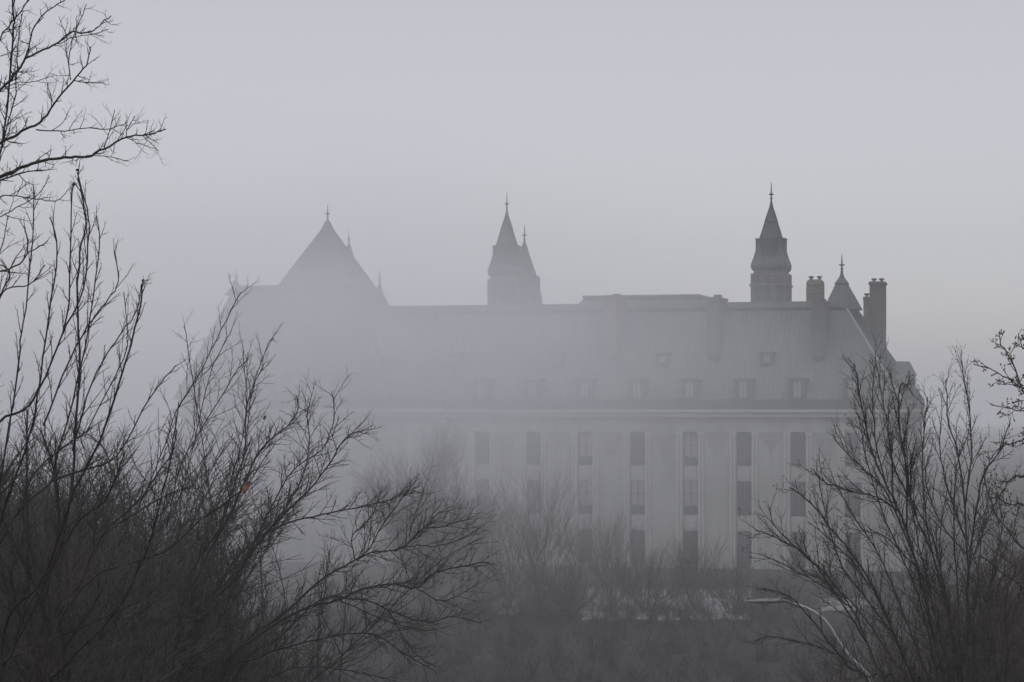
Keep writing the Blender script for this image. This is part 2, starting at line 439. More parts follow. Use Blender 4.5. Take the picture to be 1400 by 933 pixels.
# chimneys
def chimney(px0, px1, ytop, ybot, v, m, depth=1.4, corbel=False, pots=2, round_top=False, bands=0):
    u0, u1 = U(px0, v), U(px1, v); zt = W(px0, ytop, v); zb = W(px0, ybot, v); cx, h = (u0 + u1) / 2, (u1 - u0) / 2; d = depth / 2
    b = MB()
    rings = []
    if corbel: rings += [(zb, h * .3, d * .4), (zb + .3, h * .75, d * .9), (zb + .5, h, d)]
    else: rings += [(zb, h, d)]
    if bands:
        zz = zb
        while zz < zt - .7:
            rings += [(zz + .02, h, d), (zz + .3, h, d), (zz + .31, h * .95, d * .95), (zz + .36, h * .95, d * .95)]; zz += .38
    rings += ([(zt - .5, h, d), (zt - .2, h * .93, d * .93), (zt - .02, h * .72, d * .72)] if round_top else [(zt - .35, h, d), (zt - .33, h * 1.12, d * 1.12), (zt - .1, h * 1.12, d * 1.12), (zt, h * .95, d * .95)])
    b.stackf(cx, v, rings)
    o = b.build('chimney', m, BLD)
    for k in range(pots):
        x = cx + (k - (pots - 1) / 2) * h * 1.0
        p = MB(); p.lathe(x, v, [(zt - .05, .17), (zt + .14, .13), (zt + .16, .25), (zt + .3, .27), (zt + .33, .1)], 8); p.build('chimney_pot', M['iron'], o)
    return o
tag(chimney(1103.5, 1126, 382.5, 424, 14, M['brick'], 1.5, False, 2, True, 1), 'brown banded brick chimney')
tag(chimney(1190, 1210.5, 385.5, 505, 16, M['stack'], 1.6, False, 2), 'tall grey end chimney')
chimney(1181, 1189.5, 406, 470, 14, M['stack'], .7, False, 1)
for px, m, yt in ((838, M['stack_brown'], 405), (978, M['stack'], 406.5), (1121.5, M['stack'], 412)):
    # stacks rising out of the roof slope on a corbel
    vv = slope_v(W(px, 455, 4)) - .1
    u = U(px, 3.5); zt = W(px, yt, 4.5); zb = W(px, 495, 3.4)
    b = MB(); h = .56
    vt = slope_v(TOPW) 
    yf = slope_v(zb) - .25
    b.box(u - h, u + h, yf, vt + .8, zb + .5, zt - .3)
    b.hexa([(u - .2, yf + .3, zb - .05), (u + .2, yf + .3, zb - .05), (u + .2, yf + 1.2, zb - .05), (u - .2, yf + 1.2, zb - .05), (u - h, yf, zb + .5), (u + h, yf, zb + .5), (u + h, yf + 1.4, zb + .5), (u - h, yf + 1.4, zb + .5)])
    b.box(u - h * 1.12, u + h * 1.12, yf - .07, vt + .87, zt - .3, zt - .08)
    b.box(u - h * .7, u + h * .7, yf - .05, yf, zb + 1.0, zb + 4.2)
    o = b.build('chimney', m, BLD); 
    p = MB(); p.lathe(u - .2, vt, [(zt - .1, .2), (zt + .1, .17), (zt + .12, .42), (zt + .26, .42), (zt + .3, .15)], 8); p.build('chimney_pot', M['iron'], o)

# dormers
def dormer_meshes(w, h, dep, hood):
    b = MB()
    b.box(-w, -w * .62, 0, dep, 0, h); b.box(w * .62, w, 0, dep, 0, h); b.box(-w * .62, w * .62, .12, dep, 0, h)
    b.hexa([(-w, -.02, h), (w, -.02, h), (w, dep, h), (-w, dep, h), (-w - hood, -.12, h + .28), (w + hood, -.12, h + .28), (w + hood, dep, h + .28), (-w - hood, dep, h + .28)])
    b.box(-w * 1.05, w * 1.05, -.1, .1, -.12, .02)
    g1 = MB(); g1.box(-w * .42, -.045, .07, .1, .1, h - .05); g1.box(0.045, w * .42, .07, .1, .1, h - .05)
    return b.mesh('dormer', M['copper_dark']), g1.mesh('dormer_window', M['curtain']), None
d1, d1g, _ = dormer_meshes(.76, 1.55, 1.6, .2)
d2, d2g, _ = dormer_meshes(.6, .7, 1.0, .14)
zd = W(1016, 545, 0); zd2 = W(1050, 496, 2.5)
for k in range(-4, 4):
    x = wins[-2] + 0 * k if False else uw0 + pitch * (k)
    if uP + 1 < x < uR - 2.5:
        o = link('dormer', d1, BLD, (x - .05, slope_v(zd) - .25, zd)); link('dormer_window', d1g, o)
for px in (625, 765.5, 908, 1050):
    x = U(px, 3); o = link('dormer', d2, BLD, (x, slope_v(zd2) - .3, zd2)); link('dormer_window', d2g, o) 
    o.children[0].data = d2g
for px in (405, 475):
    x = U(px, .5); o = link('dormer', d1, BLD, (x, -.3, W(px, 545, 0) )); link('dormer_window', d1g, o); o.scale = (1.3, 1, 1.3)
for px in (450, 511):
    x = U(px, 1.5); o = link('dormer', d2, BLD, (x, 2.1, W(px, 500, 2))); link('dormer_window', d2g, o)
# gabled side dormers standing out on the right-hand slope
for yy, zz, hh in ((15.5, 17.2, 3.4), (19.4, 16.95, 1.5), (9.5, 17.0, 2.2)):
    b = MB(); x0 = uR - 2.6; x1 = uR - .15
    b.box(x0, x1, yy - .9, yy + .9, zz, zz + hh * .6)
    b.hexa([(x0 - .8, yy - 1.0, zz + hh * .6), (x1 + .15, yy - 1.0, zz + hh * .6), (x1 + .15, yy + 1.0, zz + hh * .6), (x0 - .8, yy + 1.0, zz + hh * .6),
            (x0 - 1.6, yy - .12, zz + hh), (x1 - .5, yy - .12, zz + hh), (x1 - .5, yy + .12, zz + hh), (x0 - 1.6, yy + .12, zz + hh)])
    b.build('dormer', M['copper_dark'], BLD)

# ------------------------------------------------------------------ bare trees and shrubs
def crom(P, n):
    """Catmull-Rom through the points of P (Vectors), n steps a span"""
    out = []
    for i in range(len(P) - 1):
        a, b, c, d = P[max(i - 1, 0)], P[i], P[i + 1], P[min(i + 2, len(P) - 1)]
        for k in range(n):
            t = k / n
            out.append(.5 * ((2 * b) + (c - a) * t + (2 * a - 5 * b + 4 * c - d) * t * t + (3 * b - a - 3 * c + d) * t ** 3))
    out.append(P[-1].copy()); return out

class Plant:
    """limbs traced roughly, everything finer is grown: each level gives (spacing, length, angle, radius, wobble, lift) in photo pixels at the plant's distance"""
    def __init__(s, Y, seed, levels, lim='bark', tw='twig', bud=None):
        s.Y = Y; s.k = Y / F; s.r = random.Random(seed); s.levels = levels
        s.limb = MB(); s.tw = MB(); s.buds = MB(); s.bud = bud; s.lm, s.tm = lim, tw
    def spawn(s, pts, rad, lvl, t0=.15):
        if lvl >= len(s.levels): return
        sp, ln, ang, rr, wob, lift = s.levels[lvl]; r = s.r; k = s.k
        L = sum((pts[i + 1] - pts[i]).length for i in range(len(pts) - 1))
        if L <= 0: return
        pos = L * t0 + r.random() * sp * k; acc = 0; i = 0; side = r.choice((-1, 1)); az0 = r.uniform(0, 6.28)
        while pos < L:
            while i < len(pts) - 2 and acc + (pts[i + 1] - pts[i]).length < pos:
                acc += (pts[i + 1] - pts[i]).length; i += 1
            seg = pts[i + 1] - pts[i]; f = (pos - acc) / max(seg.length, 1e-6); f = min(max(f, 0), 1)
            p = pts[i] + seg * f; t = seg.normalized(); prad = rad[i] * (1 - f) + rad[i + 1] * f
            u = t.orthogonal().normalized(); w = t.cross(u)
            az0 += 2.4 + r.uniform(-.7, .7)
            sd = u * math.cos(az0) + w * math.sin(az0)
            sd = Vector((sd.x, sd.y * .8, sd.z + .15)).normalized()
            a = math.radians(ang * r.uniform(.65, 1.3))
            d = (t * math.cos(a) + sd * math.sin(a)).normalized()
            q = pos / L
            l = ln * k * r.uniform(.35, 1.2) * (1.15 - .65 * q)
            s.branch(p, d, l, min(rr * .66 * k, prad * .8), lvl, wob, lift)
            pos += sp * k * r.uniform(.5, 1.5)
    def branch(s, p, d, l, r0, lvl, wob, lift):
        r = s.r; last = lvl == len(s.levels) - 1
        n = 3 if last else max(4, min(9, int(l / (7 * s.k))))
        pts = [p.copy()]; d = d.copy()
        for i in range(n):
            d = d + Vector((r.gauss(0, wob), r.gauss(0, wob), r.gauss(0, wob) + lift)); d.normalize()
            pts.append(pts[-1] + d * (l / n))
        rad = [r0 * (1 - .6 * i / n) for i in range(n + 1)]
        s.tw.tube(pts, rad, 3)
        if s.bud and lvl >= len(s.levels) - 2: s.add_buds(pts)
        s.spawn(pts, rad, lvl + 1, .2)
    def add_buds(s, pts):
        gap, ln, rd = s.bud; r = s.r; k = s.k
        for i in range(1, len(pts)):
            if r.random() < gap:
                t = (pts[i] - pts[i - 1]).normalized()
                d = (t + Vector((r.gauss(0, .6), r.gauss(0, .6), r.gauss(0, .6)))).normalized()
                l = ln * k * r.uniform(.6, 1.4); q = pts[i]
                s.buds.tube([q, q + d * l * .25, q + d * l * .7, q + d * l], [rd * k * .4, rd * k, rd * k * .9, rd * k * .2], 5)
    def trace(s, P, r0, r1, dy=0.0, spread=0.0, lvl=0, root=None, sub=4, t0=.1):
        """P: photo positions along a limb; dy: how far it leans away (m) from first to last point"""
        r = s.r; n = len(P); pts = []
        for i, (x, y) in enumerate(P):
            q = i / max(n - 1, 1)
            pts.append(at(x, y, s.Y + spread + dy * q))
        if root is not None: pts = [root] + pts
        pts = crom(pts, sub)
        N = len(pts)
        for i in range(1, N - 1):
            j = .55 * s.k; pts[i] = pts[i] + Vector((r.gauss(0, j), r.gauss(0, j * 4), r.gauss(0, j)))
        rad = [max(r1 * .75, (.50 * r0 + (.75 * r1 - .50 * r0) * (i / (N - 1)) ** .6)) * s.k for i in range(N)]
        s.limb.tube(pts, rad, 6)
        s.spawn(pts, rad, lvl, t0)
        return pts
    def finish(s, name, label, cat, base, group=None, kid=('trunk', 'twigs')):
        e = empty(name, base); tag(e, label, cat, group)
        off = -Vector(base)
        for mb, nm, mt in ((s.limb, kid[0], s.lm), (s.tw, kid[1], s.tm), (s.buds, 'buds', 'bud')):
            if mb.v: mb.build(nm, M[mt], e, off, smooth=True)
        return e
def gpt(px, Y, up=-.25):
    x = (px - CX) / F * Y
    return Vector((x, Y, ground_z(x, Y) + up))
def zz(sx, ox, oy, *c):
    return [(ox + c[i] / sx, oy + c[i + 1] / sx) for i in range(0, len(c), 2)]

# --- the big tree whose trunk stands outside the frame at upper left
Y = 24.0
t = Plant(Y, 11, [(11, 40, 46, 1.35, .15, .08), (8, 19, 44, .9, .18, .07), (8, 8, 45, .6, .15, .08)])
a = lambda *c: zz(2.027, 0, 0, *c)
root = gpt(-230, Y); 
trunk = t.trace([(-232, 1900), (-236, 1400), (-228, 1000), (-222, 700), (-200, 450), (-190, 250), (-170, 60), (-120, -160)], 34, 12, 1.0, lvl=9)
t.trace([(-205, 520), (-150, 340), (-70, 262)] + a(0, 490, 60, 465, 120, 445, 180, 437, 240, 435, 290, 412, 350, 380, 400, 375, 430, 368, 460, 358), 8, 1.1, 1.2)
t.trace(a(290, 412, 300, 370, 318, 305), 1.8, .7, .2)
t.trace(a(350, 380, 358, 350, 375, 322), 1.4, .7, -.2)
t.trace(a(240, 432, 300, 434, 355, 447), 1.4, .7, .2)
t.trace(a(395, 376, 420, 400, 440, 418), 1.2, .6, .2); t.trace(a(350, 382, 390, 400, 432, 412), 1.2, .6, .2)
t.trace([(-198, 420), (-120, 300), (-50, 230)] + a(0, 400, 60, 365, 110, 340, 150, 290, 200, 225, 240, 180, 250, 130), 6.5, 1, -1.0)
t.trace(a(205, 224, 240, 228, 287, 229), 1.4, .7, .2)
t.trace(a(196, 222, 190, 190, 195, 130, 215, 75, 240, 12), 1.8, .8, .4)
t.trace([(-190, 280), (-120, 200), (-60, 160)] + a(0, 250, 50, 195, 70, 165, 110, 145, 160, 120, 195, 90, 230, 92, 260, 85, 285, 62, 308, 44), 6, 1, .8)
t.trace(a(70, 165, 78, 130, 90, 90, 120, 40, 150, 20, 192, -8), 2.4, 1, -.6)
t.trace(a(160, 122, 210, 102, 255, 96, 300, 82), 1.5, .7, .3)
t.trace(a(100, 360, 180, 365, 230, 356, 300, 358, 350, 340), 2.0, .8, .8)
t.trace(a(-20, 520, 0, 430, 20, 300, 35, 100, 37, 50, 35, -30), 3, 1.6, -.6)
t.trace(a(-10, 470, 10, 390, 38, 280, 48, 200, 50, 120, 60, 40), 2.2, 1, .6)
t.trace(a(-80, 520, 0, 500, 60, 480, 120, 472), 3, 1.2, .5)
t.trace(a(-80, 560, 0, 545, 60, 545, 100, 552, 155, 556, 193, 525), 2.4, .7, -.4)
t.trace(a(-60, 620, 0, 600, 60, 570, 105, 540, 138, 490), 2.2, .7, .4)
t.trace(a(-30, 760, 0, 700, 15, 640, 22, 600), 2, .8, .3)
t.trace(a(-80, 200, -20, 150, 10, 90, 60, 30, 90, -20), 2.5, 1.2, .3)
t.trace(a(0, 255, 45, 232, 90, 228, 150, 210), 1.6, .7, .3)
t.trace(a(150, 290, 138, 262, 133, 232), 1.3, .7, .2)
t.finish('spreading_tree', 'bare spreading tree whose boughs reach in from the upper left edge', 'tree', root, kid=('trunk', 'crown'))

# --- tall shoots in front, lower left
Y = 17.0
t = Plant(Y, 21, [(20, 62, 26, 1.35, .07, .05), (11, 22, 38, .9, .12, .05), (9, 8, 40, .6, .1, .04)], 'bark', 'bark_red')
b = lambda *c: zz(1.751, 0, 400, *c)
r1 = gpt(60, Y)
def stem(pl, P, r0, r1_, root, dy=0, **kw): return pl.trace(P, r0, r1_, dy, root=root, **kw)
stem(t, b(0, 990, 30, 860, 60, 760, 130, 640, 170, 480, 190, 200, 186, 60) + a(222, 700, 238, 620, 226, 540, 215, 480), 7, 1.3, r1, .6, t0=.3)
stem(t, b(10, 990, 20, 780, 100, 690, 180, 470, 240, 350, 300, 170, 338, 20) + a(392, 800, 397, 775), 6.0, 1.2, r1, -.7, t0=.3)
stem(t, b(-70, 620, -40, 440, 0, 310, 60, 280, 110, 200, 160, 60) + a(195, 700, 203, 505), 6, 1.2, r1 + Vector((-.7, .1, 0)), .5, t0=.4)
stem(t, b(-60, 900, 0, 600, 100, 470, 200, 425, 280, 390, 360, 250, 420, 175), 5, 1.1, r1, .8, t0=.3)
stem(t, b(-50, 860, 0, 550, 60, 380, 90, 250, 115, 60) + a(160, 700, 138, 602), 5, 1.1, r1, -.4, t0=.4)
stem(t, b(-40, 700, 0, 460, 40, 200, 50, 100) + a(65, 900, 90, 680, 93, 515), 4, 1, r1 + Vector((-.5, .2, 0)), .3, t0=.4)
t.trace(a(175, 925, 230, 800, 247, 650, 240, 580, 214, 478), 2.8, 1.2, .3)
t.trace(a(120, 1180, 190, 1000, 260, 880, 300, 830, 326, 780, 318, 698), 2.6, 1, .5)
t.trace(a(200, 1250, 255, 1060, 300, 980, 340, 918, 380, 860, 397, 775), 2.4, 1, .4)
t.trace(a(150, 1300, 215, 1050, 250, 880, 275, 680, 268, 598), 2.8, 1, .3)
t.trace(a(240, 1200, 320, 1040, 352, 960, 350, 880, 343, 810), 1.8, .9, .2)
t.trace(a(-30, 760, 40, 740, 75, 700, 70, 640, 64, 630), 3, 1.1, .3)
t.trace(a(-30, 850, 20, 800, 80, 790, 125, 735), 2.6, 1, .3); t.trace(a(75, 700, 100, 690, 133, 668), 1.8, .9, .1)
t.trace(a(-20, 880, 0, 820, 30, 760, 0, 735), 2.8, 1.2, .2)
e = t.finish('tall_shrub', 'near leafless shrub with long upright shoots, two tipped by dark seed heads', 'shrub', r1, kid=('stem', 'twigs'))
for (x, y, s) in ((106, 233, 2.6), (100.5, 252, 2.2)):
    m = MB(); c = at(x, y, Y + .25); k = Y / F * s
    rr = random.Random(int(x))
    for q in range(7):
        d = Vector((rr.gauss(0, 1), rr.gauss(0, 1), rr.gauss(0, 1))).normalized() * k * .7
        m.tube([c + d * .1, c + d, c + d * 1.6], [k * .5, k * .55, k * .2], 5)
    m.build('seed_head', M['leaf_dark'], e, -Vector(r1))

# --- leaning shrub with the orange leaf
Y = 20.0
t = Plant(Y, 31, [(15, 70, 30, 1.3, .09, .04), (10, 26, 38, .85, .13, .04), (8, 9, 40, .6, .1, .03)], 'bark', 'twig_red')
r2 = gpt(40, Y)
stem(t, b(60, 1000, 100, 870, 170, 740, 240, 590, 330, 500, 380, 430, 410, 380, 428, 262), 6, 1.1, r2, .8, t0=.3)
stem(t, b(110, 990, 150, 900, 280, 760, 350, 620, 400, 440, 424, 330), 5, 1.1, r2, -.7, t0=.3)
stem(t, b(90, 960, 150, 720, 210, 610, 300, 545, 400, 485, 470, 460), 5, 1, r2, 1.2, t0=.35)
stem(t, b(100, 940, 200, 700, 390, 622, 480, 545, 560, 490, 606, 440, 660, 360), 4.5, .9, r2, .6, t0=.35)
stem(t, b(0, 980, 60, 800, 180, 560, 250, 500, 300, 380), 5, 1.1, r2, -.9, t0=.35)
stem(t, b(200, 1060, 330, 985, 420, 900, 530, 830, 620, 770), 4, 1.2, r2, .9, t0=.4)
stem(t, b(-20, 1000, -10, 900, 60, 860, 200, 800, 330, 740, 400, 680), 4, 1, r2, .3, t0=.35)
t.trace(b(330, 520, 390, 380, 424, 280, 480, 190, 530, 90, 576, 0), 1.6, .9, .3); t.trace(b(420, 520, 450, 420, 500, 200, 540, 120, 555, 90), 1.4, .8, .3)
t.trace(b(520, 560, 490, 400, 460, 200, 440, 80), 1.4, .8, .3); t.trace(b(520, 590, 560, 430, 590, 280, 582, 140), 1.3, .8, .2)
t.trace(b(400, 560, 430, 420, 480, 330, 560, 200, 592, 160), 1.7, .9, .6); t.trace(b(560, 520, 585, 370, 605, 230, 640, 130, 655, 110), 1.3, .8, .4)
t.finish('leaning_shrub', 'leafless shrub leaning right whose long twig holds the orange leaf', 'shrub', r2, kid=('stem', 'twigs'))

# --- the dead leaves
def leaf(px, py, Y, s, m, label, seed):
    rr = random.Random(seed); k = Y / F * s; b_ = MB(); n = 9; c = at(px, py, Y)
    prof = [0, .45, .72, .95, .8, 1, .7, .42, .06]
    vs = []
    for i in range(n):
        z = 1 - 2 * i / (n - 1)
        for j in (-1, 0, 1):
            w_ = prof[i] * .62 * j * rr.uniform(.8, 1.15)
            vs.append((c.x + k * (w_ * .9 + .25 * z), c.y + k * (.5 * abs(j) * prof[i] + .35 * math.sin(z * 3)), c.z + k * (z + .15 * j * rr.uniform(.4, 1))))
    for dy in (0, .012):
        b = len(b_.v); b_.v += [(x, y + dy * 2, z) for x, y, z in vs]
        for i in range(n - 1):
            for j in range(2):
                f = (b + 3 * i + j, b + 3 * i + j + 1, b + 3 * i + 4 + j, b + 3 * i + 3 + j); b_.f.append(f if dy == 0 else f[::-1]); b_.m.append(0)
    b_.tube([c + Vector((k * .25, 0, k * .95)), c + Vector((k * .5, 0, k * 1.6))], [k * .06, k * .05], 4)
    o = b_.build('dead_leaf', M[m], None, smooth=True); return tag(o, label, 'leaf')
leaf(336, 667, 20.2, 8.5, 'leaf', 'curled orange dead leaf hanging on a bare twig', 3)
leaf(361.5, 571, 26, 3.2, 'leaf_dark', 'tiny dark withered leaf against the fog, above the orange leaf', 4)

# --- arching shrub in the middle left
Y = 40.0
t = Plant(Y, 41, [(8, 72, 36, 1.15, .10, .035), (7, 30, 40, .85, .13, .04), (6, 11, 42, .6, .12, .05)], 'bark', 'twig')
c = lambda *q: zz(2.155, 300, 500, *q)
r3 = gpt(215, Y)
kw = dict(t0=.3)
stem(t, c(-60, 930, 20, 880, 90, 800, 200, 720, 290, 640, 340, 605, 400, 575, 450, 550, 520, 545, 575, 505, 650, 430), 5.5, 1, r3, 2.0, **kw)
stem(t, c(0, 930, 110, 800, 240, 720, 350, 690, 430, 655, 520, 645, 580, 655, 640, 610, 720, 590, 795, 580), 5, .9, r3, -2, **kw)
stem(t, c(-100, 860, 0, 640, 100, 520, 200, 465, 300, 440, 400, 420, 500, 395, 590, 355), 5, .9, r3, 2.5, **kw)
stem(t, c(-80, 840, 50, 620, 150, 480, 260, 370, 330, 280, 370, 215, 430, 190), 5, .9, r3, -1.5, **kw)
stem(t, c(-120, 740, 0, 480, 60, 300, 78, 240, 82, 110, 132, -5), 4, .8, r3, 1, **kw)
stem(t, c(-100, 760, 40, 420, 120, 250, 200, 180, 232, 130, 228, 90), 4, .8, r3, -2, **kw)
stem(t, c(-60, 780, 120, 520, 220, 380, 265, 250, 260, 150, 273, 85), 4, .8, r3, 1.5, **kw)
stem(t, c(-90, 800, 60, 600, 200, 330, 300, 250, 335, 160, 330, 75), 3.6, .8, r3, .6, **kw)
stem(t, c(40, 930, 180, 800, 300, 690, 420, 690, 500, 720, 600, 755, 690, 740, 770, 760), 4, .8, r3, 1.8, **kw)
stem(t, c(-20, 960, 120, 860, 200, 830, 380, 790, 470, 800, 560, 860, 640, 905), 3.8, .8, r3, -1.2, **kw)
t.trace(c(390, 580, 440, 540, 480, 470, 540, 390, 580, 370), 2.4, .8, .9)
t.trace(c(575, 505, 600, 480, 650, 478, 700, 462, 745, 452), 1.9, .7, .6)
t.trace(c(510, 545, 570, 530, 620, 532, 690, 520, 755, 488), 1.9, .7, -.6)
t.trace(c(350, 690, 450, 735, 520, 760, 600, 780, 640, 775), 2, .7, -1)
t.trace(c(575, 650, 640, 690, 700, 680, 765, 640), 1.7, .7, .6); t.trace(c(500, 720, 560, 830, 620, 880), 1.7, .7, .6)
t.trace(c(400, 575, 392, 500, 440, 455, 470, 400), 1.8, .7, -.9); t.trace(c(560, 505, 575, 440, 600, 380), 1.5, .7, .5)
t.trace(c(-100, 1000, 60, 960, 220, 890, 380, 900, 520, 930), 3, .8, .8)
t.finish('arching_shrub', 'wide leafless shrub arching right over the dark lawn, left of the windows', 'shrub', r3, kid=('stem', 'twigs'))

# --- the vase-shaped trees on the right
d7 = lambda *q: zz(1.8925, 1000, 440, *q)
e6 = lambda *q: zz(3.59, 1200, 440, *q)
Y = 36.0
t = Plant(Y, 51, [(11, 72, 24, 1.1, .07, .045), (8, 28, 34, .9, .11, .05), (6, 10, 40, .65, .1, .06)], 'bark_grey', 'twig', (.12, 2.4, .45))
r4 = gpt(1318, Y)
kw = dict(t0=.33)
stem(t, d7(560, 980, 545, 900, 510, 750, 470, 600, 430, 480, 380, 380, 345, 260, 325, 150, 318, 110), 6.5, 1, r4, 1.4, **kw)
t.trace(d7(452, 540, 455, 400, 432, 260, 440, 160, 470, 190), 3.2, .9, -1.0)
t.trace(d7(470, 600, 400, 440, 330, 370, 290, 330, 265, 300), 3.2, .9, 1)
t.trace(d7(430, 490, 380, 455, 320, 440, 250, 420, 212, 382), 2.6, .8, -.8)
t.trace(d7(400, 425, 372, 300, 365, 170, 372, 110), 2.4, .8, .8); t.trace(d7(420, 470, 412, 330, 395, 220, 372, 100), 2.2, .8, .4)
stem(t, d7(500, 990, 470, 930, 430, 830, 370, 690, 310, 600, 240, 510, 190, 455, 150, 430), 5, .9, r4, -1.8, **kw)
stem(t, d7(440, 990, 390, 920, 350, 830, 310, 740, 230, 640, 120, 540, 98, 480), 4.6, .9, r4, 2, **kw)
t.trace(d7(350, 830, 280, 720, 200, 610, 120, 560, 62, 540), 2.6, .8, -1); t.trace(d7(310, 740, 230, 680, 140, 630, 70, 600), 2.2, .8, .8)
stem(t, d7(420, 1000, 350, 920, 290, 870, 220, 840, 100, 815, 60, 830), 3.6, .8, r4, 1, **kw)
stem(t, d7(380, 1000, 300, 890, 200, 760, 150, 710, 80, 690), 3.6, .8, r4, -1, **kw)
t.trace(d7(430, 830, 330, 690, 280, 620, 240, 480, 225, 400), 2.6, .8, 1)
stem(t, d7(600, 960, 580, 900, 560, 740, 520, 600, 500, 480, 495, 330, 508, 195), 5.4, .9, r4, .9, **kw)
t.trace(d7(520, 600, 470, 480, 465, 380, 480, 300), 2.6, .8, -.8); t.trace(d7(560, 740, 480, 640, 400, 560, 330, 540), 2.4, .8, .8)
for P_, q_ in ((d7(520, 1000, 500, 900, 440, 740, 380, 600, 300, 480, 262, 400), 1.2), (d7(540, 1000, 520, 860, 480, 700, 400, 520, 350, 360, 330, 240), -1.1), (d7(570, 1000, 540, 820, 505, 660, 470, 500, 452, 330, 458, 220), .8),
               (d7(470, 1000, 420, 880, 340, 760, 270, 690, 180, 640), 1.5), (d7(590, 1000, 570, 800, 520, 560, 420, 380, 405, 220), -.5), (d7(500, 1000, 450, 880, 400, 760, 330, 640, 250, 560, 200, 520), .4)):
    stem(t, P_, 3.8, .8, r4, q_, **kw)
t.finish('vase_tree', 'bare multi-stemmed tree fanning out in front of the right end of the courthouse', 'tree', r4, kid=('trunk', 'crown'))
Y = 41.0
t = Plant(Y, 61, [(11, 64, 23, 1.05, .07, .05), (8, 26, 33, .85, .11, .05), (6, 10, 40, .6, .1, .06)], 'bark_grey', 'twig', (.12, 2.4, .45))
r5 = gpt(1335, Y)
stem(t, d7(618, 990, 615, 930, 610, 700, 604, 480, 585, 340, 560, 240, 555, 150), 6, .9, r5, 1, **kw)
stem(t, d7(640, 990, 612, 700, 640, 450, 660, 380, 690, 340, 722, 262), 4.4, .9, r5, -1.3, **kw)
t.trace(d7(604, 480, 622, 300, 598, 130, 596, 110), 2.8, .8, .6); t.trace(d7(606, 560, 560, 430, 540, 330, 545, 240), 2.6, .8, -.6)
t.trace(d7(612, 640, 660, 520, 700, 440, 730, 400), 2.6, .8, .8); t.trace(d7(608, 600, 540, 520, 500, 400, 520, 330), 2.4, .8, .9)
stem(t, d7(660, 990, 650, 800, 680, 620, 700, 540, 690, 440), 4, .8, r5, .9, **kw)
stem(t, d7(590, 990, 575, 820, 545, 690, 540, 560, 560, 420), 3.6, .8, r5, -.7, **kw)
stem(t, d7(680, 990, 700, 850, 740, 720, 770, 600), 4, .9, r5, .9, **kw)
for P_, q_ in ((d7(630, 1000, 625, 820, 640, 640, 650, 520, 672, 420), 1), (d7(600, 1000, 590, 800, 580, 600, 575, 450, 590, 330), -1), (d7(660, 1000, 672, 840, 668, 700, 720, 560, 745, 470), .6), (d7(700, 1000, 715, 860, 710, 720, 735, 640), -.8),
               (d7(560, 1000, 556, 860, 530, 740, 520, 660, 480, 590), .9), (d7(690, 1000, 680, 880, 650, 760, 640, 690), .3), (d7(730, 1000, 738, 880, 730, 780, 752, 690), .7)):
    stem(t, P_, 3.6, .8, r5, q_, **kw)
t.finish('upright_tree', 'bare upright tree against the pale sky just right of the courthouse corner', 'tree', r5, kid=('trunk', 'crown'))
Y = 27.0
t = Plant(Y, 71, [(11, 38, 46, 1.15, .13, .07), (8, 15, 48, .8, .16, .06)], 'bark_grey', 'twig', (.5, 4.4, .95))
r6 = gpt(1490, Y)
t.trace([(1493, 1600), (1496, 1250), (1484, 1000), (1486, 850), (1468, 700), (1466, 560), (1452, 440), (1455, 340), (1446, 250)], 13, 1.0, .9, root=r6, t0=.5)
t.trace([(1484, 900), (1520, 760), (1560, 600), (1575, 470), (1600, 380)], 5, .9, .9)
t.trace([(1470, 720), (1500, 590), (1540, 480), (1548, 380)], 4, .9, -.7)
t.trace([(1462, 640), (1425, 560)] + e6(718, 350, 660, 200, 610, 120, 600, 100, 605, 45), 3.2, .9, .5)
t.trace([(1460, 600), (1430, 545)] + e6(718, 330, 640, 280, 560, 235, 470, 210), 2.8, .8, -.6)
t.trace([(1465, 620), (1430, 575)] + e6(718, 440, 640, 425, 560, 410), 2.6, .8, .7)
t.trace([(1470, 700), (1430, 610)] + e6(718, 580, 660, 595, 600, 620, 560, 660), 2.8, .8, -.3)
t.trace([(1460, 560), (1420, 490)] + e6(718, 130, 690, 60), 2.4, .9, .6)
t.trace([(1475, 800), (1430, 690)] + e6(718, 760, 650, 780, 600, 800), 2.8, .9, .5)
t.trace([(1475, 820), (1430, 740)] + e6(718, 900, 660, 900, 590, 870, 540, 860), 2.8, .9, -.5)
t.trace([(1480, 860), (1430, 790), (1390, 740), (1360, 700), (1345, 650)], 3, .9, .5)
t.trace([(1480, 900), (1430, 830), (1380, 790), (1340, 760)], 3, .9, -.5)
t.finish('budding_tree', 'tree with fat brown buds reaching in from the right edge', 'tree', r6, kid=('trunk', 'crown'))

